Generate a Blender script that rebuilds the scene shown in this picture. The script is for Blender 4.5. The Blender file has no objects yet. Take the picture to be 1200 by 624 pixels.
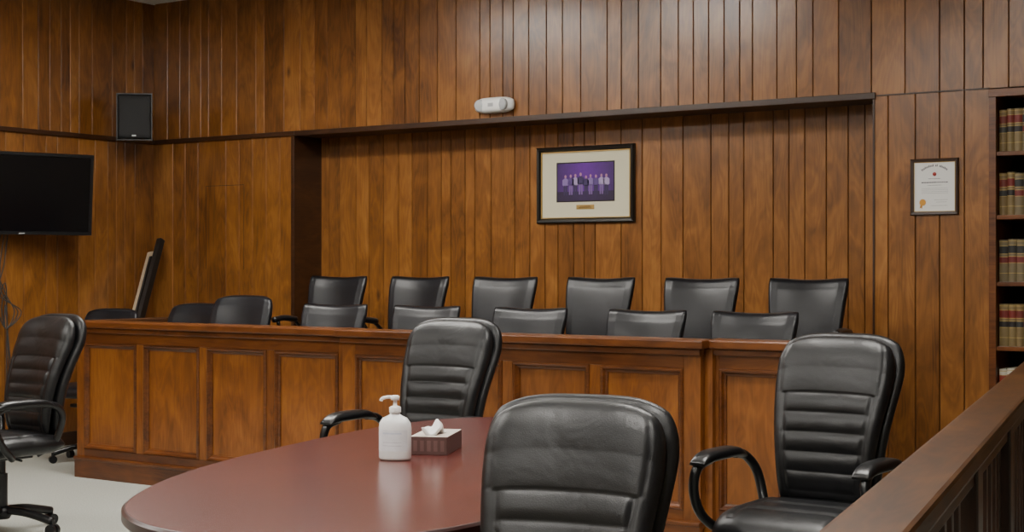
import bpy, bmesh, math, random
from mathutils import Vector, Matrix
random.seed(7)
scene = bpy.context.scene
COL = scene.collection

# ------------------------------------------------------------------ mesh builder
class MB:
    def __init__(s):
        s.v=[]; s.f=[]; s.c=[]; s.m=[]; s.sm=[]
    def add(s, vs, fs, col=(.5,.5,.5), mat=0, smooth=False):
        b=len(s.v); s.v+= [Vector(p) for p in vs]
        for f in fs:
            s.f.append([b+i for i in f]); s.c.append(col); s.m.append(mat); s.sm.append(smooth)
    def box(s, x0,x1,y0,y1,z0,z1, col=(.5,.5,.5), mat=0, M=None):
        vs=[(x0,y0,z0),(x1,y0,z0),(x1,y1,z0),(x0,y1,z0),(x0,y0,z1),(x1,y0,z1),(x1,y1,z1),(x0,y1,z1)]
        if M: vs=[M@Vector(p) for p in vs]
        s.add(vs,[(0,3,2,1),(4,5,6,7),(0,1,5,4),(1,2,6,5),(2,3,7,6),(3,0,4,7)],col,mat)
    def bbox(s, x0,x1,y0,y1,z0,z1, b=.004, col=(.5,.5,.5), mat=0, M=None):
        bm=bmesh.new(); bmesh.ops.create_cube(bm,size=1)
        for v in bm.verts:
            v.co=Vector(((x0+x1)/2+v.co.x*(x1-x0),(y0+y1)/2+v.co.y*(y1-y0),(z0+z1)/2+v.co.z*(z1-z0)))
        bmesh.ops.bevel(bm,geom=bm.edges[:],offset=b,segments=2,affect='EDGES',profile=.6)
        s.frombm(bm,col,mat,M,False)
    def frombm(s,bm,col,mat,M,smooth):
        bm.verts.ensure_lookup_table()
        vs=[(M@v.co if M else v.co.copy()) for v in bm.verts]
        for i,v in enumerate(bm.verts): v.index=i
        s.add(vs,[[v.index for v in f.verts] for f in bm.faces],col,mat,smooth); bm.free()
    def cyl(s, p0,p1,r0,r1=None,n=20,col=(.5,.5,.5),mat=0,smooth=True):
        if r1 is None: r1=r0
        p0=Vector(p0);p1=Vector(p1); d=(p1-p0).normalized()
        a=d.orthogonal().normalized(); b=d.cross(a)
        vs=[];fs=[]
        for p,r in((p0,r0),(p1,r1)):
            for i in range(n):
                t=2*math.pi*i/n; vs.append(p+(a*math.cos(t)+b*math.sin(t))*r)
        for i in range(n): fs.append((i,(i+1)%n,n+(i+1)%n,n+i))
        s.add(vs,fs,col,mat,smooth)
        s.add(vs[:n],[tuple(range(n))[::-1]],col,mat,False); s.add(vs[n:],[tuple(range(n))],col,mat,False)
    def lathe(s, prof, c=(0,0,0), n=28, col=(.5,.5,.5), mat=0, M=None, sx=1, sy=1):
        vs=[];fs=[]
        for (r,z) in prof:
            for i in range(n):
                t=2*math.pi*i/n; p=Vector((c[0]+r*math.cos(t)*sx,c[1]+r*math.sin(t)*sy,c[2]+z)); vs.append(M@p if M else p)
        for j in range(len(prof)-1):
            for i in range(n): fs.append((j*n+i,j*n+(i+1)%n,(j+1)*n+(i+1)%n,(j+1)*n+i))
        fs.append(tuple(range(n))[::-1]); k=(len(prof)-1)*n; fs.append(tuple(range(k,k+n)))
        s.add(vs,fs,col,mat,True)
    def tube(s, pts, r, n=10, sub=6, col=(.5,.5,.5), mat=0, flat=1.0):
        P=[Vector(p) for p in pts]; Q=[]
        for i in range(len(P)-1):
            a=P[max(i-1,0)];b=P[i];c=P[i+1];d=P[min(i+2,len(P)-1)]
            for k in range(sub):
                t=k/sub
                Q.append(.5*((2*b)+(c-a)*t+(2*a-5*b+4*c-d)*t*t+(3*b-a-3*c+d)*t**3))
        Q.append(P[-1]); vs=[];fs=[]; ref=None
        for i,q in enumerate(Q):
            d=(Q[min(i+1,len(Q)-1)]-Q[max(i-1,0)]).normalized()
            if ref is None: ref=d.orthogonal().normalized()
            ref=(ref-d*ref.dot(d)).normalized(); b=d.cross(ref)
            for k in range(n):
                t=2*math.pi*k/n; vs.append(q+(ref*math.cos(t)*flat+b*math.sin(t))*r)
        for i in range(len(Q)-1):
            for k in range(n): fs.append((i*n+k,i*n+(k+1)%n,(i+1)*n+(k+1)%n,(i+1)*n+k))
        fs.append(tuple(range(n))[::-1]); e=(len(Q)-1)*n; fs.append(tuple(range(e,e+n)))
        s.add(vs,fs,col,mat,True)
    def frame(s, O,U,V,N,w,h,prof,col=(.5,.5,.5),mat=0):
        O=Vector(O);U=Vector(U);V=Vector(V);N=Vector(N); vs=[]
        for (i,p) in prof:
            for (a,b) in((i,i),(w-i,i),(w-i,h-i),(i,h-i)): vs.append(O+U*a+V*b+N*p)
        fs=[]
        for j in range(len(prof)-1):
            for k in range(4): fs.append((j*4+k,j*4+(k+1)%4,(j+1)*4+(k+1)%4,(j+1)*4+k))
        s.add(vs,fs,col,mat)
    def pillow(s,nu,nv,pos,nrm,tf,tb,col=(.5,.5,.5),mat=0):
        F={};B={};vs=[];fs=[]
        for i in range(nu+1):
            for j in range(nv+1):
                a=-1+2*i/nu; b=-1+2*j/nv
                u=.35*a+.65*math.sin(a*math.pi/2); v=.55*b+.45*math.sin(b*math.pi/2)
                c=Vector(pos(u,v)); n=Vector(nrm(u,v)); edge=i in(0,nu) or j in(0,nv)
                if edge:
                    F[i,j]=B[i,j]=len(vs); vs.append(c)
                else:
                    F[i,j]=len(vs); vs.append(c+n*tf(u,v)); B[i,j]=len(vs); vs.append(c-n*tb(u,v))
        for i in range(nu):
            for j in range(nv):
                fs.append((F[i,j],F[i+1,j],F[i+1,j+1],F[i,j+1]))
                fs.append((B[i,j],B[i,j+1],B[i+1,j+1],B[i+1,j]))
        s.add(vs,fs,col,mat,True)
    def mesh(s,name,mats):
        me=bpy.data.meshes.new(name); me.from_pydata([tuple(p) for p in s.v],[],s.f)
        ca=me.color_attributes.new('pcol','FLOAT_COLOR','CORNER')
        for p in me.polygons:
            c=s.c[p.index]; p.material_index=s.m[p.index]; p.use_smooth=s.sm[p.index]
            for li in p.loop_indices: ca.data[li].color=(c[0],c[1],c[2],1)
        for m in mats: me.materials.append(m)
        bm=bmesh.new(); bm.from_mesh(me); bmesh.ops.recalc_face_normals(bm,faces=bm.faces[:]); bm.to_mesh(me); bm.free()
        return me
    def obj(s,name,mats,parent=None,loc=None):
        o=bpy.data.objects.new(name,s.mesh(name,mats)); COL.objects.link(o)
        if parent: o.parent=parent
        if loc: o.location=loc
        return o

def empty(name,loc=(0,0,0),yaw=0):
    e=bpy.data.objects.new(name,None); COL.objects.link(e); e.location=loc; e.rotation_euler=(0,0,math.radians(yaw)); e.empty_display_size=.1
    return e

# ------------------------------------------------------------------ materials
def base(name):
    m=bpy.data.materials.new(name); m.use_nodes=True; nt=m.node_tree
    return m,nt,nt.nodes['Principled BSDF'],nt.nodes,nt.links
def plain(name,col,rough=.5,metal=0,spec=.5,emit=None,es=1,noise=0,nscale=20,bump=0,bscale=200,coat=0,wrinkle=0):
    m,nt,p,N,L=base(name)
    p.inputs['Base Color'].default_value=(*col,1); p.inputs['Roughness'].default_value=rough
    p.inputs['Metallic'].default_value=metal; p.inputs['Specular IOR Level'].default_value=spec
    p.inputs['Coat Weight'].default_value=coat; p.inputs['Coat Roughness'].default_value=.15
    tc=N.new('ShaderNodeTexCoord')
    if emit:
        p.inputs['Emission Color'].default_value=(*emit,1); p.inputs['Emission Strength'].default_value=es
    if noise:
        n=N.new('ShaderNodeTexNoise'); n.inputs['Scale'].default_value=nscale; n.inputs['Detail'].default_value=5
        L.new(tc.outputs['Object'],n.inputs['Vector'])
        r=N.new('ShaderNodeValToRGB'); r.color_ramp.elements[0].position=.3; r.color_ramp.elements[1].position=.7
        r.color_ramp.elements[0].color=(*[c*(1-noise) for c in col],1); r.color_ramp.elements[1].color=(*[min(1,c*(1+noise)) for c in col],1)
        L.new(n.outputs['Fac'],r.inputs['Fac']); L.new(r.outputs['Color'],p.inputs['Base Color'])
    if bump:
        n=N.new('ShaderNodeTexNoise'); n.inputs['Scale'].default_value=bscale; n.inputs['Detail'].default_value=3
        L.new(tc.outputs['Object'],n.inputs['Vector'])
        b=N.new('ShaderNodeBump'); b.inputs['Strength'].default_value=bump; b.inputs['Distance'].default_value=.002
        L.new(n.outputs['Fac'],b.inputs['Height']); L.new(b.outputs['Normal'],p.inputs['Normal'])
        if wrinkle:
            n2=N.new('ShaderNodeTexNoise'); n2.inputs['Scale'].default_value=9; n2.inputs['Detail'].default_value=2; n2.inputs['Distortion'].default_value=.5
            L.new(tc.outputs['Object'],n2.inputs['Vector'])
            b2=N.new('ShaderNodeBump'); b2.inputs['Strength'].default_value=wrinkle; b2.inputs['Distance'].default_value=.02
            L.new(n2.outputs['Fac'],b2.inputs['Height']); L.new(b2.outputs['Normal'],b.inputs['Normal'])
    return m
def wood(name,dark,mid,light,axis='Z',rough=.33,coat=.25,grain=1.0,var=.75,knots=True,spec=.5):
    m,nt,p,N,L=base(name)
    tc=N.new('ShaderNodeTexCoord'); at=N.new('ShaderNodeAttribute'); at.attribute_name='pcol'
    sep=N.new('ShaderNodeSeparateColor'); L.new(at.outputs['Color'],sep.inputs['Color'])
    off=N.new('ShaderNodeCombineXYZ'); mu=N.new('ShaderNodeMath'); mu.operation='MULTIPLY'; mu.inputs[1].default_value=37
    L.new(sep.outputs['Green'],mu.inputs[0])
    for k in range(3): L.new(mu.outputs[0],off.inputs[k])
    add=N.new('ShaderNodeVectorMath'); add.operation='ADD'; L.new(tc.outputs['Object'],add.inputs[0]); L.new(off.outputs[0],add.inputs[1])
    def mapn(s_long,s_cross):
        mp=N.new('ShaderNodeMapping'); sc=[s_cross]*3; sc['XYZ'.index(axis)]=s_long
        mp.inputs['Scale'].default_value=sc; L.new(add.outputs[0],mp.inputs['Vector']); return mp
    def noise(mp,sc,det,dist=0):
        n=N.new('ShaderNodeTexNoise'); n.inputs['Scale'].default_value=sc; n.inputs['Detail'].default_value=det; n.inputs['Distortion'].default_value=dist
        L.new(mp.outputs[0],n.inputs['Vector']); return n
    blot=noise(mapn(1.5,3.0),1.6,4,1.4)
    swirl=noise(mapn(.7,4.0),1.8,2,1.8)
    fine=noise(mapn(1.6,60),2.2,6,.3)
    mm=N.new('ShaderNodeMath'); mm.operation='MULTIPLY'; mm.inputs[1].default_value=38*grain; L.new(swirl.outputs['Fac'],mm.inputs[0])
    sn=N.new('ShaderNodeMath'); sn.operation='SINE'; L.new(mm.outputs[0],sn.inputs[0])
    s1=N.new('ShaderNodeMath'); s1.operation='MULTIPLY_ADD'; s1.inputs[1].default_value=.055; L.new(sn.outputs[0],s1.inputs[0])
    a1=N.new('ShaderNodeMath'); a1.operation='MULTIPLY_ADD'; a1.inputs[1].default_value=.72; a1.inputs[2].default_value=-.09+.25*(.6-min(var,.6))
    L.new(blot.outputs['Fac'],a1.inputs[0]); L.new(a1.outputs[0],s1.inputs[2])
    a2=N.new('ShaderNodeMath'); a2.operation='MULTIPLY_ADD'; a2.inputs[1].default_value=.24; L.new(fine.outputs['Fac'],a2.inputs[0]); L.new(s1.outputs[0],a2.inputs[2])
    a3=N.new('ShaderNodeMath'); a3.operation='MULTIPLY_ADD'; a3.inputs[1].default_value=.5*var; L.new(sep.outputs['Red'],a3.inputs[0]); L.new(a2.outputs[0],a3.inputs[2])
    r=N.new('ShaderNodeValToRGB'); cr=r.color_ramp; cr.elements[0].position=.25; cr.elements[1].position=.95
    cr.elements[0].color=(*dark,1); cr.elements[1].color=(*light,1); e=cr.elements.new(.58); e.color=(*mid,1)
    L.new(a3.outputs[0],r.inputs['Fac']); out=r.outputs['Color']
    if knots:
        vo=N.new('ShaderNodeTexVoronoi'); vo.inputs['Scale'].default_value=1.7; mp=mapn(.75,1.6); L.new(mp.outputs[0],vo.inputs['Vector'])
        kr=N.new('ShaderNodeValToRGB'); kr.color_ramp.elements[0].position=.015; kr.color_ramp.elements[1].position=.07
        kr.color_ramp.elements[0].color=(.25,.2,.18,1); kr.color_ramp.elements[1].color=(1,1,1,1)
        L.new(vo.outputs['Distance'],kr.inputs['Fac'])
        mx=N.new('ShaderNodeMix'); mx.data_type='RGBA'; mx.blend_type='MULTIPLY'; mx.inputs[0].default_value=.9
        L.new(out,mx.inputs[6]); L.new(kr.outputs['Color'],mx.inputs[7]); out=mx.outputs[2]
    L.new(out,p.inputs['Base Color'])
    p.inputs['Roughness'].default_value=rough; p.inputs['Coat Weight'].default_value=coat; p.inputs['Coat Roughness'].default_value=.22
    p.inputs['Specular IOR Level'].default_value=spec
    b=N.new('ShaderNodeBump'); b.inputs['Strength'].default_value=.10; b.inputs['Distance'].default_value=.002
    L.new(fine.outputs['Fac'],b.inputs['Height']); L.new(b.outputs['Normal'],p.inputs['Normal'])
    return m

M_wall=wood('paneling_wood',(.080,.027,.0055),(.215,.082,.0170),(.38,.162,.040),rough=.30,coat=.35,var=.45,spec=.45)
M_wallh=wood('trim_wood',(.018,.006,.002),(.04,.014,.004),(.075,.028,.008),axis='X',rough=.4,knots=False)
M_trimy=wood('trim_wood_y',(.018,.006,.002),(.04,.014,.004),(.075,.028,.008),axis='Y',rough=.4,knots=False)
M_groove=plain('groove_backing',(.004,.002,.001),.8)
M_jv=wood('jury_wood_v',(.075,.020,.0040),(.205,.066,.0115),(.34,.125,.025),rough=.34,coat=.25,knots=False,var=.4,spec=.4)
M_jh=wood('jury_wood_h',(.050,.013,.0025),(.13,.038,.007),(.22,.070,.012),axis='X',rough=.32,coat=.35,knots=False,var=.4,spec=.4)
M_railtop=wood('bar_rail_wood',(.02,.007,.0015),(.065,.024,.005),(.12,.050,.010),axis='Y',rough=.42,coat=.0,knots=False,var=.3,spec=.25)
M_table=wood('table_laminate',(.060,.011,.009),(.10,.020,.015),(.15,.034,.025),axis='Y',rough=.24,coat=.3,grain=.5,knots=False,var=.3)
M_tedge=plain('table_edge',(.03,.008,.006),.35)
M_leather=plain('black_leather',(.006,.006,.007),.38,bump=.3,bscale=350,noise=.25,nscale=9,wrinkle=.3,spec=.45)
M_leather2=plain('jury_leather',(.007,.007,.009),.36,bump=.15,bscale=300,noise=.3,nscale=7,spec=.36,wrinkle=.08)
M_plastic=plain('black_plastic',(.005,.005,.006),.33)
M_carpet=plain('carpet',(.32,.325,.29),.95,noise=.2,nscale=140,bump=.8,bscale=500,spec=.1)
M_ceil=plain('ceiling_tile',(.72,.72,.68),.9,noise=.04,nscale=60)
M_grid=plain('ceiling_grid',(.7,.7,.7),.5)
M_light=plain('troffer_diffuser',(.9,.9,.9),.5,emit=(1,.965,.90),es=47)
M_white=plain('white_plastic',(.8,.8,.78),.3)
M_grey=plain('lamp_lens',(.45,.47,.48),.12)
M_paint=plain('painted_wall',(.30,.24,.16),.8,noise=.05,nscale=3)
M_screen=plain('tv_screen',(.003,.003,.004),.12)
M_black=plain('black_frame',(.006,.005,.004),.3)
M_gold=plain('gold_trim',(.45,.30,.10),.35,metal=.7)
M_mat=plain('picture_mat',(.62,.58,.42),.8)
M_tan=plain('tan_board',(.42,.33,.22),.7,noise=.1)
M_grille=plain('speaker_grille',(.006,.006,.007),.6,bump=1,bscale=600)

def attrmat(name,rough=.5):
    m,nt,p,N,L=base(name); at=N.new('ShaderNodeAttribute'); at.attribute_name='pcol'
    tc=N.new('ShaderNodeTexCoord'); n=N.new('ShaderNodeTexNoise'); n.inputs['Scale'].default_value=40; L.new(tc.outputs['Object'],n.inputs['Vector'])
    mx=N.new('ShaderNodeMix'); mx.data_type='RGBA'; mx.blend_type='MULTIPLY'; mx.inputs[0].default_value=.25
    L.new(at.outputs['Color'],mx.inputs[6]); L.new(n.outputs['Fac'],mx.inputs[7]); L.new(mx.outputs[2],p.inputs['Base Color'])
    p.inputs['Roughness'].default_value=rough; return m
M_book=attrmat('book_cloth',.5); M_print=attrmat('printed_paper',.6)

# ------------------------------------------------------------------ room constants
XL,XR=-9.03,2.6; YF,YB,YR=8.39,8.70,-2.2; ZC=3.45; ZT=2.336
RX0,RX1=-7.53,-3.05; BX0,BX1=-2.383,-0.95
def prand(): return (random.random(),random.random(),random.random())
def planks(mb,O,U,N,length,z0,z1,first=None,widths=(.085,.105,.125,.14,.16,.20)):
    O=Vector(O);U=Vector(U);N=Vector(N); a=0; Z=Vector((0,0,1))
    while a<length-1e-4:
        w=random.choice(widths); 
        if length-a-w<.07: w=length-a
        g=.0019; c=.0030; t=.012
        x0=a+g;x1=a+w-g
        pr=[(x0,0),(x0,t-.004),(x0+c,t),(x1-c,t),(x1,t-.004),(x1,0)]
        vs=[O+U*p+N*q+Z*z0 for p,q in pr]+[O+U*p+N*q+Z*z1 for p,q in pr]
        n=len(pr); fs=[(i,i+1,n+i+1,n+i) for i in range(n-1)]+[tuple(range(n)),tuple(range(n,2*n))]
        mb.add(vs,fs,prand(),0); a+=w

mb=MB(); X=Vector((1,0,0)); Nn=Vector((0,-1,0))
PT=.012
planks(mb,(XL,YF+PT,0),X,Nn,RX0-XL,0,ZT,widths=(.14,.18,.22,.3))
planks(mb,(XL,YF+PT,0),X,Nn,XR-XL,ZT+.004,ZC)
planks(mb,(RX1,YF+PT,0),X,Nn,BX0-RX1,0,ZT)
planks(mb,(BX1,YF+PT,0),X,Nn,XR-BX1,0,ZT)
planks(mb,(RX0,YB,0),X,Nn,RX1-RX0,0,ZT)
mb.box(XL-.1,XR,YB,YB+.1,0,ZC,mat=1)
mb.box(XL-.1,XR,YF+PT,YB,ZT,ZC,mat=1)
mb.box(XL-.1,RX0-.002,YF+PT,YB,0,ZT,mat=1)
mb.box(RX1+.002,BX0,YF+PT,YB,0,ZT,mat=1)
mb.box(BX1,XR,YF+PT,YB,0,ZT,mat=1)
mb.box(RX0-.002,RX0+.012,YF,YB,0,ZT,(.5,.3,0),2)
mb.box(RX1-.008,RX1+.002,YF,YB,0,ZT,(.15,.6,0),2)
mb.box(RX0,RX1,YF,YB,ZT-.012,ZT+.002,(.1,.9,0),2)
mb.obj('wall_back',[M_wall,M_groove,M_trimy])
mb=MB()
planks(mb,(XL,YR,0),(0,1,0),(1,0,0),YF-YR,0,ZT); planks(mb,(XL,YR,0),(0,1,0),(1,0,0),YF-YR,ZT+.004,ZC)
mb.box(XL-.1,XL,YR,YF,0,ZC,mat=1); mb.obj('wall_left',[M_wall,M_groove])
mb=MB(); mb.box(XR,XR+.1,YR,YB,0,ZC); mb.obj('wall_right',[M_paint])
mb=MB(); mb.box(XL-.1,XR+.1,YR-.1,YR,0,ZC); mb.obj('wall_front',[M_paint])
mb=MB(); mb.box(XL-.1,XR+.1,YR-.1,YB+.1,-.1,0); mb.obj('floor',[M_carpet])
mb=MB(); mb.box(XL-.1,XR+.1,YR-.1,YB+.1,ZC,ZC+.1)
x=XL
while x<XR: mb.box(x,x+.024,YR,YF,ZC-.006,ZC,mat=1); x+=.61
y=YR
while y<YF: mb.box(XL,XR,y,y+.024,ZC-.0065,ZC,mat=1); y+=.61
mb.obj('ceiling',[M_ceil,M_grid])
mb=MB(); mb.bbox(XL,RX0+.02,YF-.022,YF+.002,ZT-.012,ZT+.022,.004,(.3,.2,0)); mb.obj('trim_1',[M_wallh])
mb=MB(); mb.bbox(XL-.002,XL+.034,YR,YF-.022,ZT-.012,ZT+.022,.004,(.3,.5,0)); mb.obj('trim_2',[M_trimy])
mb=MB(); mb.bbox(RX0+.02,RX1+.012,YF-.022,YF+.002,ZT-.016,ZT+.022,.004,(.15,.8,0)); mb.obj('trim_3',[M_wallh])
mb=MB(); mb.bbox(RX0-.02,RX0+.012,YF-.012,YF+.001,0,ZT-.016,.003,(.3,.3,0)); mb.bbox(RX1-.006,RX1+.006,YF-.008,YF+.001,0,ZT-.016,.003,(.3,.3,0)); mb.obj('trim_4',[M_wallh])
mb=MB(); mb.bbox(RX1+.016,BX0,YF-.005,YF+.001,ZT-.001,ZT+.008,.002,(.5,.1,0)); mb.obj('trim_5',[M_wallh])
mb=MB(); mb.bbox(XL+.012,RX0-.02,YF-.02,YF,0,.1,.004,(.2,.1,0)); mb.obj('baseboard_back',[M_wallh])
mb=MB(); mb.bbox(XL+.012,XL+.03,YR,YF-.03,0,.1,.004,(.2,.1,0)); mb.obj('baseboard_left',[M_trimy])
mb=MB()
for a in((-8.443,-8.439,1.325,1.975),(-8.443,-8.037,1.971,1.975),(-8.041,-8.037,1.325,1.975)): mb.box(a[0],a[1],YF-.0015,YF+.002,a[2],a[3],(.3,.1,0),0)
mb.obj('access_panel',[M_wallh])

def troffer(x,y,lx=1.2,ly=.6):
    mb=MB(); z=ZC-.008
    mb.frame((x-lx/2,y-ly/2,z),(1,0,0),(0,1,0),(0,0,-1),lx,ly,[(0,0),(0,.02),(.03,.02),(.03,.004)],mat=0)
    mb.box(x-lx/2+.03,x+lx/2-.03,y-ly/2+.03,y+ly/2-.03,z-.01,z-.003,mat=1)
    mb.obj('ceiling_light',[M_grid,M_light])
for (x,y) in [(-6.8,6.0),(-5.2,6.0),(-2.4,5.2),(-7.6,3.0),(-4.4,2.4),(-1.6,2.2),(-5.5,-.6),(-1.6,-.8)]: troffer(x,y)

# ------------------------------------------------------------------ bookcase + books
bc=empty('bookcase',(0,0,0)); mb=MB()
d0,d1=YF-.03,YB-.005
for x in (BX0+.002,-1.67,BX1-.042): mb.bbox(x,x+.04,d0,d1,0,ZT-.004,.003,prand(),1)
shz=[.10,.545,.905,1.262,1.632,1.984]
for z in shz: mb.bbox(BX0+.04,BX1-.04,d0+.012,d1,z-.024,z,.003,prand(),1)
mb.bbox(BX0+.002,BX1-.002,d0-.01,d1,ZT-.05,ZT-.006,.003,prand(),1)
mb.box(BX0+.04,BX1-.04,d1-.01,d1,0,ZT-.01,(.1,.1,.1),2)
mb.box(BX0+.04,BX1-.04,d0+.03,d0+.05,0,.08,prand(),1)
mb.obj('case',[M_jv,M_jh,M_groove],bc)
mb=MB()
for z in shz:
    x=BX0+.047
    while x<BX1-.1:
        if -1.67-.06<x<-1.67+.045: x=-1.67+.046
        w=random.uniform(.038,.05); h=.235+random.uniform(-.004,.004)
        pal=random.choice([((.20,.14,.055),(.17,.014,.010),(.02,.015,.015)),((.18,.12,.045),(.15,.018,.012),(.03,.03,.03)),((.16,.12,.06),(.015,.015,.015),(.15,.013,.012))])
        if z==shz[1]: pal=((.6,.56,.46),(.3,.05,.03),(.05,.05,.05))
        y0=d0+.04
        n=6; pr=[(x+w*i/n, y0+.008-.008*math.sin(math.pi*i/n)) for i in range(n+1)]+[(x+w,y0+.17),(x,y0+.17)]
        k=len(pr)
        def prism(za,zb,col,o=0):
            vs=[(p,q-o if j<=n else q,za) for j,(p,q) in enumerate(pr)]+[(p,q-o if j<=n else q,zb) for j,(p,q) in enumerate(pr)]
            mb.add(vs,[(i,(i+1)%k,k+(i+1)%k,k+i) for i in range(k)]+[tuple(range(k)),tuple(range(k,2*k))],col,0)
        g=(.45,.32,.10)
        prism(z+.001,z+h,pal[0]); prism(z+h*.66,z+h*.86,pal[1],.0006); prism(z+h*.44,z+h*.60,pal[2],.0006)
        for q in (.66,.85,.44,.59,.2,.95): prism(z+h*q,z+h*q+.003,g,.001)
        x+=w+.0015
mb.obj('law_books',[M_book])

# ------------------------------------------------------------------ jury box
jb=empty('jury_box'); CH=1.0
def jsection(name,x0,x1,yf,n,endL=.07,endR=.07):
    v=MB()
    v.box(x0,x1,yf+.025,yf+.05,.1,.96,prand(),0)
    st=.065; W=(x1-x0-endL-endR-st*(n-1))/n; zt,zb=.862,.185
    for i in range(n):
        a=x0+endL+i*(W+st)
        v.box(a,a+W,yf+.017,yf+.026,zb,zt,(random.uniform(.4,.9),random.random(),0),0)
        v.frame((a,yf+.018,zb),(1,0,0),(0,0,1),(0,-1,0),W,zt-zb,[(0,0),(0,.022),(.008,.028),(.016,.026),(.024,.012),(.034,.008),(.034,0)],(.05,random.random(),0),1)
        if i<n-1: v.bbox(a+W,a+W+st,yf,yf+.025,zb,zt,.003,prand(),0)
    v.bbox(x0,x0+endL,yf,yf+.025,.12,.955,.003,prand(),0); v.bbox(x1-endR,x1,yf,yf+.025,.12,.955,.003,prand(),0)
    v.bbox(x0+endL,x1-endR,yf,yf+.025,zt,.93,.003,prand(),1); v.bbox(x0+endL,x1-endR,yf,yf+.025,.12,zb,.003,prand(),1)
    v.bbox(x0-.006,x1+.006,yf-.022,yf+.02,.925,.957,.007,(.0,random.random(),0),1)
    v.bbox(x0-.004,x1+.004,yf-.018,yf+.02,0,.118,.004,prand(),1); v.bbox(x0-.006,x1+.006,yf-.026,yf+.02,.112,.135,.006,(.0,random.random(),0),1)
    v.bbox(x0-.03,x1+.03,yf-.045,yf+.13,.957,CH,.009,prand(),1)
    v.obj(name,[M_jv,M_jh],jb)
JY=6.43; JX0,JX1,JX2,JX3=-7.62,-5.37,-3.17,-2.72
jsection('front_panel_a',JX0,JX1,JY,4)
jsection('front_panel_b',JX1,JX2,JY-.045,4,.09,.09)
jsection('front_panel_c',JX2+.02,JX3,JY+.03,1,.04,.06)
mb=MB()
mb.box(JX2-.02,JX2+.04,JY+.0,JY+.075,.0,.957,prand(),0)
mb.box(JX0,JX0+.05,JY+.05,7.45,0,.957,prand(),0); mb.bbox(JX0-.03,JX0+.08,JY+.10,7.48,.957,CH,.008,prand(),1)
mb.box(JX3-.05,JX3,JY+.08,7.25,0,.957,prand(),0); mb.bbox(JX3-.08,JX3+.03,JY+.13,7.28,.957,CH,.008,prand(),1)
mb.obj('end_panels',[M_jv,M_trimy],jb)
mb=MB()
mb.box(JX0+.05,JX3-.05,JY+.06,7.55,.0,.11,mat=0); mb.box(RX0+.02,RX1-.02,7.55,YB-.02,0,.27,mat=0)
mb.box(RX0+.02,RX1-.02,7.545,7.552,.11,.27,mat=1)
mb.obj('platform',[M_carpet,M_jh],jb)

# ------------------------------------------------------------------ jury chairs
def build_jury(flare=True):
    parts={}
    def edge(u,v,p=8): return max(0,(1-abs(u)**p)*(1-abs(v)**p))**.5
    b=MB(); H=.255
    def pos(u,v):
        vv=(v+1)/2
        if flare:
            w=.198+.044*vv**1.3; x=u*w*(1-.05*abs(v)**8)
            z=.735+v*H*(1-.04*abs(u)**8)+.018*(u*u-.5)*vv**3
        else:
            w=.22+.02*vv; x=u*w*(1-.12*abs(v)**5); z=.735+v*H*(1-.10*abs(u)**4)
        y=.17+.11*vv-.045*u*u*(.4+.6*vv)+.03*math.sin(math.pi*vv)*-.8
        return (x,y,z)
    nr=lambda u,v:(0,-.98,.2)
    def tf(u,v):
        g=.004*math.exp(-((abs(u)-.86)/.03)**2)+.004*math.exp(-((v-.80)/.03)**2)
        return .040*edge(u,v)-g
    b.pillow(30,30,pos,nr,tf,lambda u,v:.028*edge(u,v))
    parts['backrest']=(b,[M_leather2])
    s=MB()
    s.pillow(26,26,lambda u,v:(u*.235*(1-.08*abs(v)**5),v*.23*(1-.08*abs(u)**5)-.01,.43-.02*max(0,-v)**3),lambda u,v:(0,0,1),lambda u,v:.05*edge(u,v),lambda u,v:.035*edge(u,v))
    parts['seat']=(s,[M_leather2])
    a=MB()
    for sx in(-1,1):
        a.tube([(sx*.20,0,.40),(sx*.27,-.03,.42),(sx*.275,-.08,.54),(sx*.27,-.12,.675)],.013)
        a.tube([(sx*.27,-.17,.69),(sx*.272,-.05,.70),(sx*.27,.10,.685)],.021,flat=1)
        a.tube([(sx*.27,.08,.68),(sx*.265,.17,.62),(sx*.20,.21,.55)],.013)
    a.tube([(0,.06,.38),(0,.20,.42),(0,.235,.60)],.025)
    parts['arms']=(a,[M_plastic])
    f=MB(); f.cyl((0,0,.09),(0,0,.39),.028); f.bbox(-.1,.1,-.1,.1,.375,.40,.006)
    for k in range(5):
        t=math.radians(90+72*k); c,s2=math.cos(t),math.sin(t)
        f.tube([(0,0,.115),(c*.13,s2*.13,.10),(c*.26,s2*.26,.065)],.018)
        f.cyl((c*.26-s2*.018,s2*.26+c*.018,.026),(c*.26+s2*.018,s2*.26-c*.018,.026),.026)
        f.cyl((c*.26,s2*.26,.03),(c*.26,s2*.26,.075),.01)
    parts['base']=(f,[M_plastic])
    return {k:b.mesh('jury_'+k,m) for k,(b,m) in parts.items()}
jm=build_jury(True); jr=build_jury(False)
def place(name,meshes,loc,yaw,dz=0,scale=1):
    e=empty(name,loc,yaw); e.scale=(scale,)*3
    for k,me in meshes.items():
        o=bpy.data.objects.new(k,me); COL.objects.link(o); o.parent=e
        if k not in('base',): o.location.z=dz
    return e
for x,yw in zip((-3.30,-3.97,-4.68,-5.39,-6.10,-6.80),(4,6,3,5,2,6)): place('jury_chair',jm,(x,7.85,.27),yw+2,.02)
for x,yw in zip((-3.19,-3.83,-4.56,-5.30,-5.99),(3,0,4,2,6)): place('jury_chair',jm,(x,6.86,.11),yw+2,.015)
for x,y,yw,z,dz in((-6.76,6.86,8,.11,.06),(-7.28,6.95,5,.11,.0),(-8.15,7.0,10,0,.06)): place('jury_chair',jr,(x,y,z),yw,dz)

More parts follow.
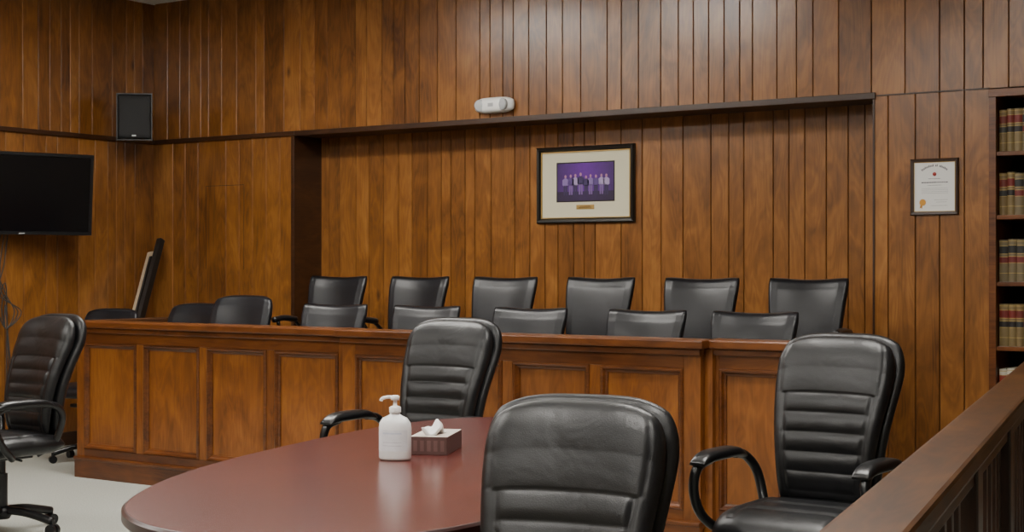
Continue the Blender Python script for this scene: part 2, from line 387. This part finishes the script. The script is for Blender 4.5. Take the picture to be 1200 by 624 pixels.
# ------------------------------------------------------------------ executive chairs
def build_exec():
    parts={}
    def edge(u,v,p=6): return max(0,(1-abs(u)**p)*(1-abs(v)**p))**.5
    H=.31
    def wv(vv): 
        s=vv*vv*(3-2*vv); return .190+.055*s
    def mk(off,sc,hz):
        def pos(u,v):
            vv=(v+1)/2; c=.15 if v>0 else .06
            x=u*wv(vv)*sc*(1-c*abs(v)**6); z=.785+v*(H+hz)*(1-(.11 if v>0 else .05)*abs(u)**4)
            y=.19+.135*vv-.035*math.sin(math.pi*min(1,vv*1.25))-.035*u*u+off
            return (x,y,z)
        return pos
    nr=lambda u,v:(0,-.978,.2)
    v0=.30; P=.235
    def tf(u,v):
        E=edge(u,v); t=.050*E; g=0
        inner=1/(1+math.exp((abs(u)-.74)/.03))
        if v<v0:
            q=abs(math.sin(math.pi*(v-v0)/P))
            t+= .0105*(q**.65)*inner*E
            g+= .007*math.exp(-((abs(u)-.78)/.04)**2)
            t+=.006*(1-inner)*E
        else:
            t+= .016*(math.sin(math.pi*min(1,(v-v0)/(1-v0)*.9+.06))**.7)*E
            g+= .004*math.exp(-((abs(u)-.86)/.03)**2)
        return max(t-g*E,.0)
    b=MB(); b.pillow(64,150,mk(0,.955,-.008),nr,tf,lambda u,v:.02*edge(u,v)); parts['back_cushion']=(b,[M_leather])
    s=MB(); s.pillow(40,50,mk(.048,1.03,.004),nr,lambda u,v:.035*edge(u,v,8),lambda u,v:.036*edge(u,v,8)); parts['back_shell']=(s,[M_leather])
    c=MB()
    def ts(u,v):
        g=.009*math.exp(-((abs(u)-.70)/.04)**2)*(1 if v>-.8 else 0)
        for q in(-.4,.1,.6): g+=.009*math.exp(-((v-q)/.05)**2)/(1+math.exp((abs(u)-.68)/.02))
        return .060*edge(u,v)-g
    c.pillow(50,60,lambda u,v:(u*.265*(1-.10*abs(v)**4),v*.265*(1-.10*abs(u)**4)-.03,.445-.035*max(0,-v)**3),lambda u,v:(0,0,1),ts,lambda u,v:.05*edge(u,v))
    parts['seat']=(c,[M_leather])
    a=MB()
    for sx in(-1,1):
        a.tube([(sx*.20,-.08,.40),(sx*.28,-.13,.41),(sx*.315,-.20,.47),(sx*.32,-.245,.56),(sx*.31,-.235,.635),(sx*.30,-.16,.66)],.018)
        a.tube([(sx*.30,.04,.66),(sx*.295,.12,.645),(sx*.27,.17,.58),(sx*.23,.15,.46),(sx*.18,.08,.40)],.018)
        a.pillow(16,30,lambda u,v,sx=sx:(sx*.30+u*.038*(1-.2*v**4),-.085+v*.175,.670-.022*v**4),lambda u,v:(0,0,1),lambda u,v:.024*edge(u,v,4),lambda u,v:.018*edge(u,v,4))
    parts['arms']=(a,[M_plastic])
    f=MB(); f.bbox(-.11,.11,-.13,.11,.375,.405,.006); f.cyl((0,0,.24),(0,0,.385),.020)
    f.tube([(.0,0,.385),(.20,-.02,.38)],.006)
    parts['mechanism']=(f,[M_plastic])
    f=MB(); f.cyl((0,0,.075),(0,0,.30),.030); f.lathe([(.04,.07),(.05,.09),(.05,.12),(.035,.135)])
    for k in range(5):
        t=math.radians(20+72*k); cc,s2=math.cos(t),math.sin(t)
        f.tube([(cc*.02,s2*.02,.115),(cc*.15,s2*.15,.105),(cc*.30,s2*.30,.07)],.021)
        f.cyl((cc*.30,s2*.30,.035),(cc*.30,s2*.30,.08),.011)
        for d in(-1,1): f.cyl((cc*.30-s2*.006*d,s2*.30+cc*.006*d,.028),(cc*.30-s2*.026*d,s2*.30+cc*.026*d,.028),.028)
    parts['base']=(f,[M_plastic])
    return {k:b.mesh('exec_'+k,m) for k,(b,m) in parts.items()}
ex=build_exec()
place('executive_chair',ex,(-2.06,4.986,0),-1,.0,1.0)
place('executive_chair',ex,(-4.09,5.375,0),3,-.025,1.03)
place('executive_chair',ex,(-1.724,2.69,0),13,-.014,.965)
place('executive_chair',ex,(-6.34,4.87,0),-4,.0,1.0)

# ------------------------------------------------------------------ conference table
half=[(-2.502,2.378),(-2.68,2.43),(-2.832,2.525),(-2.965,2.665),(-3.102,2.885),(-3.244,3.186),(-3.352,3.556),(-3.453,4.008),(-3.505,4.37),(-3.495,4.66),(-3.39,4.88),(-3.22,4.985)]
cx,cy=-2.75,3.7
pts=half+[(2*cx-x,2*cy-y) for x,y in half]
def closed(pts,sub=8):
    n=len(pts);out=[]
    for i in range(n):
        a,b,c,d=[Vector(pts[(i+k)%n]) for k in(-1,0,1,2)]
        for k in range(sub):
            t=k/sub; out.append(.5*((2*b)+(c-a)*t+(2*a-5*b+4*c-d)*t*t+(3*b-a-3*c+d)*t**3))
    for _ in range(30): out=[(out[i-1]+out[i]*2+out[(i+1)%len(out)])/4 for i in range(len(out))]
    return out
oc=closed(pts); n=len(oc)
tb=empty('conference_table',(cx,cy,0)); mb=MB()
C=Vector((cx,cy)); prof=[(0.0,.75),(.004,.749),(.010,.743),(.010,.722),(.004,.716),(-.03,.712)]
nor=[]
for i in range(n):
    t=(oc[(i+1)%n]-oc[i-1]).normalized(); nv=Vector((t.y,-t.x)); 
    if nv.dot(oc[i]-C)<0: nv=-nv
    nor.append(nv)
rings=[[(oc[i].x-cx+nor[i].x*(o-.006),oc[i].y-cy+nor[i].y*(o-.006),z) for i in range(n)] for o,z in prof]
mb.add(rings[0],[tuple(range(n))],prand(),0)
for j in range(len(prof)-1): mb.add(rings[j]+rings[j+1],[(i,(i+1)%n,n+(i+1)%n,n+i) for i in range(n)],prand(),1,True)
mb.add(rings[-1],[tuple(range(n))],prand(),1)
mb.obj('table_top',[M_table,M_tedge],tb)
mb=MB()
ang=Matrix.Rotation(math.radians(12),4,'Z')
for s in(-1,1):
    mb.bbox(-.28,.28,s*.75-.03,s*.75+.03,.03,.712,.005,prand(),0,ang); mb.bbox(-.34,.34,s*.75-.05,s*.75+.05,0,.05,.008,prand(),0,ang)
mb.bbox(-.015,.015,-.73,.73,.15,.70,.003,prand(),0,ang)
mb.obj('pedestal',[M_tedge],tb)

sb=empty('hand_sanitizer_bottle',(-2.858,3.648,.75),20)
mb=MB(); mb.lathe([(.03,0),(.044,.002),(.048,.008),(.048,.10),(.046,.115),(.036,.130),(.020,.138),(.015,.142),(.015,.150)],sx=1.08,sy=.72,n=36); mb.obj('bottle',[plain('bottle_plastic',(.85,.86,.86),.22,noise=.03)],sb)
mb=MB(); mb.lathe([(.0175,.146),(.0185,.148),(.0185,.163),(.012,.166),(.006,.168),(.006,.184),(.013,.185),(.014,.196),(.008,.200)]); mb.tube([(0,0,.192),(-.02,-.004,.194),(-.038,-.008,.190),(-.043,-.009,.182)],.0055)
mb.obj('pump',[M_white],sb)
mb=MB()
for (za,zb,c) in((.03,.095,(.80,.81,.85)),(.082,.087,(.62,.66,.76)),(.045,.048,(.65,.65,.7)),(.055,.058,(.65,.65,.7))):
    vs=[];k=16
    rr=.0484 if c[0]>.7 else .0487
    for i in range(k+1):
        t=math.radians(-150+120*i/k)
        if c[0]<.7: t=math.radians(-125+70*i/k)
        vs+= [(rr*1.08*math.cos(t),rr*.72*math.sin(t),za),(rr*1.08*math.cos(t),rr*.72*math.sin(t),zb)]
    mb.add(vs,[(2*i,2*i+2,2*i+3,2*i+1) for i in range(k)],c,0,True)
mb.obj('label',[M_print],sb)
tx=empty('tissue_box',(-2.885,3.90,.75),24)
mb=MB(); mb.bbox(-.06,.06,-.115,.115,0,.058,.002,(.10,.045,.04)); mb.box(-.0595,.0595,-.1145,.1145,.0578,.0588,(.62,.55,.48))
mb.lathe([(.028,.0586),(.028,.0592)],sx=1,sy=2.2,col=(.25,.15,.13))
for k in range(5): mb.box(-.05+.022*k,-.038+.022*k,-.1156,-.1149,.012,.046,(.16,.08,.07))
mb.obj('carton',[M_print],tx)
mb=MB()
mb.pillow(14,14,lambda u,v:(u*.028,-.04+v*.05+.01*u,.072+.012*math.sin(3*u+2*v)+.008*math.cos(5*v)),lambda u,v:(0,.2,.98),lambda u,v:.016*max(0,(1-u*u)*(1-v*v))**.5*(1+.3*math.sin(7*u)),lambda u,v:.014*max(0,(1-u*u)*(1-v*v))**.5)
mb.obj('tissue',[plain('tissue_paper',(.85,.85,.84),.9)],tx)

# ------------------------------------------------------------------ bar rail
pa=Vector((-.693,1.58,0)); pb=Vector((-1.772,7.225,0)); dr=(pb-pa); Lr=dr.length; yaw=math.degrees(math.atan2(dr.y,dr.x))-90
br=empty('bar_railing',pa,yaw); mb=MB()
mb.bbox(-.065,.065,0,Lr,.905,.95,.010,(.5,.2,0)); mb.bbox(-.035,.035,0,Lr,.845,.905,.004,(.3,.7,0)); mb.bbox(-.035,.035,0,Lr,.10,.17,.004,(.3,.4,0))
mb.obj('rails',[M_railtop],br)
mb=MB()
for i in range(7):
    yy=i*(Lr-.09)/6
    mb.bbox(-.045,.045,yy,yy+.09,0,.905,.005,prand())
k=int(Lr/.13)
for i in range(k):
    yy=.06+i*.13
    if min(abs(yy-(j*(Lr-.09)/6+.045)) for j in range(7))<.075: continue
    mb.bbox(-.018,.018,yy-.018,yy+.018,.17,.845,.003,prand())
mb.obj('posts_and_balusters',[wood('rail_dark_wood',(.01,.004,.002),(.03,.01,.004),(.05,.018,.007),rough=.4,knots=False,var=.3)],br)

# ------------------------------------------------------------------ TV
tv=empty('wall_television',(-8.79,6.93,1.867))
U=Vector((.342,.94,0)).normalized(); Nf=Vector((.94,-.342,0)).normalized(); til=math.radians(5)
Vv=(Vector((0,0,1))*math.cos(til)+Nf*math.sin(til)).normalized(); Nt=U.cross(Vv).normalized()
if Nt.dot(Nf)<0: Nt=-Nt
R=Matrix((U,-Nt,Vv)).transposed().to_4x4()
w,h=1.03,.59; mb=MB()
mb.bbox(-w/2,w/2,0,.05,-h/2,h/2,.008,mat=0,M=R)
mb.bbox(-w/2+.15,w/2-.15,.05,.085,-h/2+.08,h/2-.1,.01,mat=0,M=R)
mb.frame(R@Vector((-w/2,0,-h/2)),U,Vv,Nt,w,h,[(0,0),(.003,.008),(.022,.008),(.026,.001),(.026,-.001)],mat=0)
mb.box(-w/2+.024,w/2-.024,-.001,.002,-h/2+.024,h/2-.024,mat=1,M=R)
mb.box(-.02,.02,-.0095,-.008,-h/2+.008,-h/2+.015,mat=2,M=R)
mb.obj('screen_body',[M_plastic,M_screen,M_grey],tv)
mb=MB(); mb.tube([(-.03,.02,-.02),(-.14,.08,-.02),(-.21,.05,-.02)],.025); mb.bbox(-.228,-.21,-.06,.16,-.18,.14,.004)
mb.obj('wall_bracket',[M_plastic],tv)
mb=MB()
for k in range(3):
    o=.03*k
    mb.tube([(-8.93,6.86+o,1.62),(-8.96,6.84+o,1.35),(-8.95,6.91-o,1.15),(-8.93,6.97+o,1.02),(-8.96,6.92,.9),(-8.97,6.86+o,1.05),(-8.97,6.93,1.2-.1*k),(-8.98,6.94+o,.4)],.004,n=6)
mb.obj('tv_cable',[plain('cable_grey',(.03,.03,.03),.5)])

sp=empty('wall_speaker',(-8.735,7.945,2.305),38); mb=MB()
vs=[]
for z,w,wb in((0,.135,.09),(.36,.135,.09)):
    vs+=[(-w,-.10,z),(w,-.10,z),(wb,.12,z),(-wb,.12,z)]
mb.add(vs,[(0,3,2,1),(4,5,6,7),(0,1,5,4),(1,2,6,5),(2,3,7,6),(3,0,4,7)],mat=0)
mb.pillow(14,14,lambda u,v:(u*.125,-.10,.18+v*.17),lambda u,v:(0,-1,0),lambda u,v:.014*max(0,(1-u**8)*(1-v**8))**.5,lambda u,v:.002,mat=1)
mb.box(-.015,.015,-.1155,-.113,.03,.042,mat=2)
mb.obj('cabinet',[M_plastic,M_grille,M_grey],sp)
mb=MB(); mb.tube([(0,.11,.18),(.02,.2,.2),(.03,.33,.2)],.02); mb.obj('mount_arm',[M_plastic],sp)

el=empty('emergency_light',(-5.70,YF,2.44)); mb=MB()
ed=lambda u,v:max(0,(1-abs(u)**3)*(1-abs(v)**4))**.5
mb.pillow(30,20,lambda u,v:(u*.16*(1-.04*v*v),-.02,v*.055*(1-.45*u**4)),lambda u,v:(0,-1,0),lambda u,v:.055*ed(u,v),lambda u,v:.019*ed(u,v),mat=0)
mb.bbox(-.12,.12,-.02,0,-.04,.04,.004,mat=0)
mb.obj('housing',[M_white],el)
mb=MB()
for sx in(-1,1):
    Mx=Matrix.Translation((sx*.093,-.062,.0))@Matrix.Rotation(math.radians(90),4,'X')@Matrix.Rotation(math.radians(-18*sx),4,'Y')
    mb.lathe([(.038,-.01),(.040,.008),(.034,.016),(.030,.014),(.018,.020),(.004,.022)],M=Mx)
mb.box(-.02,.02,-.078,-.070,-.012,.012)
mb.obj('lamp_heads',[M_grey],el)

# ------------------------------------------------------------------ framed photograph
pw,ph=.765,.52; pf=empty('framed_photograph',(-5.172,YB-.012,1.902)); mb=MB()
O=(-pw/2,0,-ph/2)
mb.frame(O,(1,0,0),(0,0,1),(0,-1,0),pw,ph,[(0,0),(0,.022),(.008,.030),(.022,.028),(.030,.018),(.033,.012)],mat=0)
mb.frame((-pw/2+.033,0,-ph/2+.033),(1,0,0),(0,0,1),(0,-1,0),pw-.066,ph-.066,[(0,.012),(0,.017),(.006,.017),(.006,.008)],mat=1)
mb.box(-pw/2+.03,pw/2-.03,-.008,-.001,-ph/2+.03,ph/2-.03,mat=2)
iw,ih=.44,.255; iz=.018
mb.frame((-iw/2,0,iz-ih/2),(1,0,0),(0,0,1),(0,-1,0),iw,ih,[(-.008,.008),(-.008,.0095),(0,.0095),(0,.008)],mat=0)
mb.bbox(-.07,.07,-.0105,-.008,-.168,-.137,.001,mat=1)
mb.box(-.05,.05,-.011,-.0104,-.157,-.154,mat=0); mb.box(-.04,.04,-.011,-.0104,-.149,-.1465,mat=0)
mb.obj('frame_and_mat',[M_black,M_gold,M_mat],pf)
mb=MB()
nx=22
for i in range(nx):
    a=-iw/2+iw*i/nx; t=abs((i+.5)/nx-.5)*2
    mb.box(a,a+iw/nx,-.0088,-.008,iz-ih/2,iz-ih*.25,(.02+.01*(1-t),.006,.04+.03*(1-t)))
    mb.box(a,a+iw/nx,-.0088,-.008,iz-ih*.25,iz+ih*.5,(.05+.07*(1-t),.008,.12+.17*(1-t)))
def person(x,z,h,c,hc,legs):
    Yp=-.0094
    for s in(-1,1): mb.add([(x+s*.02*h,Yp,z),(x+s*.10*h,Yp,z),(x+s*.11*h,Yp,z+.48*h),(x,Yp,z+.48*h)],[(0,1,2,3)],legs)
    mb.add([(x-.10*h,Yp,z+.45*h),(x+.10*h,Yp,z+.45*h),(x+.17*h,Yp,z+.5*h),(x+.17*h,Yp,z+.74*h),(x+.05*h,Yp,z+.82*h),(x-.05*h,Yp,z+.82*h),(x-.17*h,Yp,z+.74*h),(x-.17*h,Yp,z+.5*h)],[tuple(range(8))],c)
    mb.add([(x+.06*h*math.cos(k*math.pi/5),-.0095,z+.90*h+.08*h*math.sin(k*math.pi/5)) for k in range(10)],[tuple(range(10))],hc)
for i in range(9):
    x=-.155+.040*i+random.uniform(-.004,.004); hh=.145+random.uniform(-.01,.01)
    c=[(.25,.16,.42),(.04,.02,.10),(.40,.30,.55),(.10,.05,.22)][(i*3+i//4)%4]
    person(x,iz-.09+.004*(i%2),hh,c,(.45,.20,.32),[(.03,.015,.07),(.18,.10,.30)][i%2])
mb.obj('print',[M_print],pf)

cw,chh=.275,.32; ce=empty('framed_certificate',(-2.692,YF,1.80)); mb=MB()
mb.frame((-cw/2,0,-chh/2),(1,0,0),(0,0,1),(0,-1,0),cw,chh,[(0,0),(0,.014),(.004,.018),(.017,.016),(.020,.008)],mat=0)
mb.frame((-cw/2+.019,0,-chh/2+.019),(1,0,0),(0,0,1),(0,-1,0),cw-.038,chh-.038,[(0,.008),(0,.010),(.003,.010),(.003,.006)],mat=1)
mb.box(-cw/2+.018,cw/2-.018,-.006,0,-chh/2+.018,chh/2-.018,mat=2)
mb.obj('frame',[plain('cert_frame',(.03,.012,.006),.3),M_gold,plain('cert_paper',(.70,.70,.68),.6)],ce)
mb=MB(); ink=(.06,.06,.08)
for i in range(21):
    if i in(10,13): continue
    t=math.radians(128-76*i/20); r=.115
    M=Matrix.Translation((r*math.cos(t),-.0065,r*math.sin(t)+.005))@Matrix.Rotation(-(t-math.pi/2),4,'Y')
    mb.box(-.0026,.0020,-.0003,0,-.005,.005+.003*(i%3==0),ink,M=M)
mb.lathe([(.011,0),(.011,.0006)],M=Matrix.Translation((0,-.006,.072))@Matrix.Rotation(math.radians(90),4,'X'),col=(.45,.05,.04))
def line(x0,x1,z,hh=.0025,c=ink):
    x=x0
    while x<x1:
        w=random.uniform(.004,.014); mb.box(x,min(x+w,x1),-.0066,-.006,z,z+hh,c); x+=w+.003
line(-.035,.035,.045,.0025); line(-.075,.078,.022,.006); line(-.04,.04,.008,.002)
for k in range(4): line(-.075,.078,-.010-.009*k,.0018,(.3,.3,.32))
line(.0,.075,-.075,.0015); line(.01,.07,-.088,.0015); line(-.02,.075,-.108,.0015)
n=16; vs=[((.021 if i%2 else .017)*math.cos(math.pi*i/n),-.0075,(.021 if i%2 else .017)*math.sin(math.pi*i/n)) for i in range(2*n)]
mb.add([(a-.068,b,c-.088) for a,b,c in vs],[tuple(range(2*n))],(.65,.30,.03))
mb.add([(-.080,-.0072,-.098),(-.068,-.0072,-.10),(-.072,-.0072,-.124),(-.078,-.0072,-.118),(-.086,-.0072,-.122)],[(0,1,2,3,4)],(.5,.22,.03))
mb.obj('writing',[M_print],ce)

# leaning framed board in the corner
lb=empty('leaning_board'); p0=Vector((-8.53,7.50,.03)); p1=Vector((-8.82,8.30,1.56)); V=(p1-p0).normalized(); U=Vector((-1,0,0)); U=(U-V*U.dot(V)).normalized(); N=V.cross(U).normalized()
if N.y>0: N=-N
R=Matrix((U,-N,V)).transposed().to_4x4(); R.translation=p0; Lb=(p1-p0).length
mb=MB(); mb.bbox(0,.045,-.03,.02,0,Lb,.004,mat=0,M=R); mb.bbox(.045,.13,-.01,.012,0,Lb-.10,.003,mat=1,M=R); mb.bbox(.06,.085,-.022,-.010,0,Lb-.15,.003,mat=0,M=R)
mb.obj('board',[M_black,M_tan],lb)

# ------------------------------------------------------------------ world + camera
w=bpy.data.worlds.new('world'); scene.world=w; w.use_nodes=True; w.node_tree.nodes['Background'].inputs[0].default_value=(.5,.5,.5,1); w.node_tree.nodes['Background'].inputs[1].default_value=.05
cam=bpy.data.cameras.new('camera'); co=bpy.data.objects.new('camera',cam); COL.objects.link(co)
co.location=(0,0,1.35); co.rotation_euler=(math.radians(90),0,math.radians(33.6)); cam.lens=52.5; cam.sensor_width=36; cam.sensor_fit='HORIZONTAL'; cam.clip_start=.05
scene.camera=co
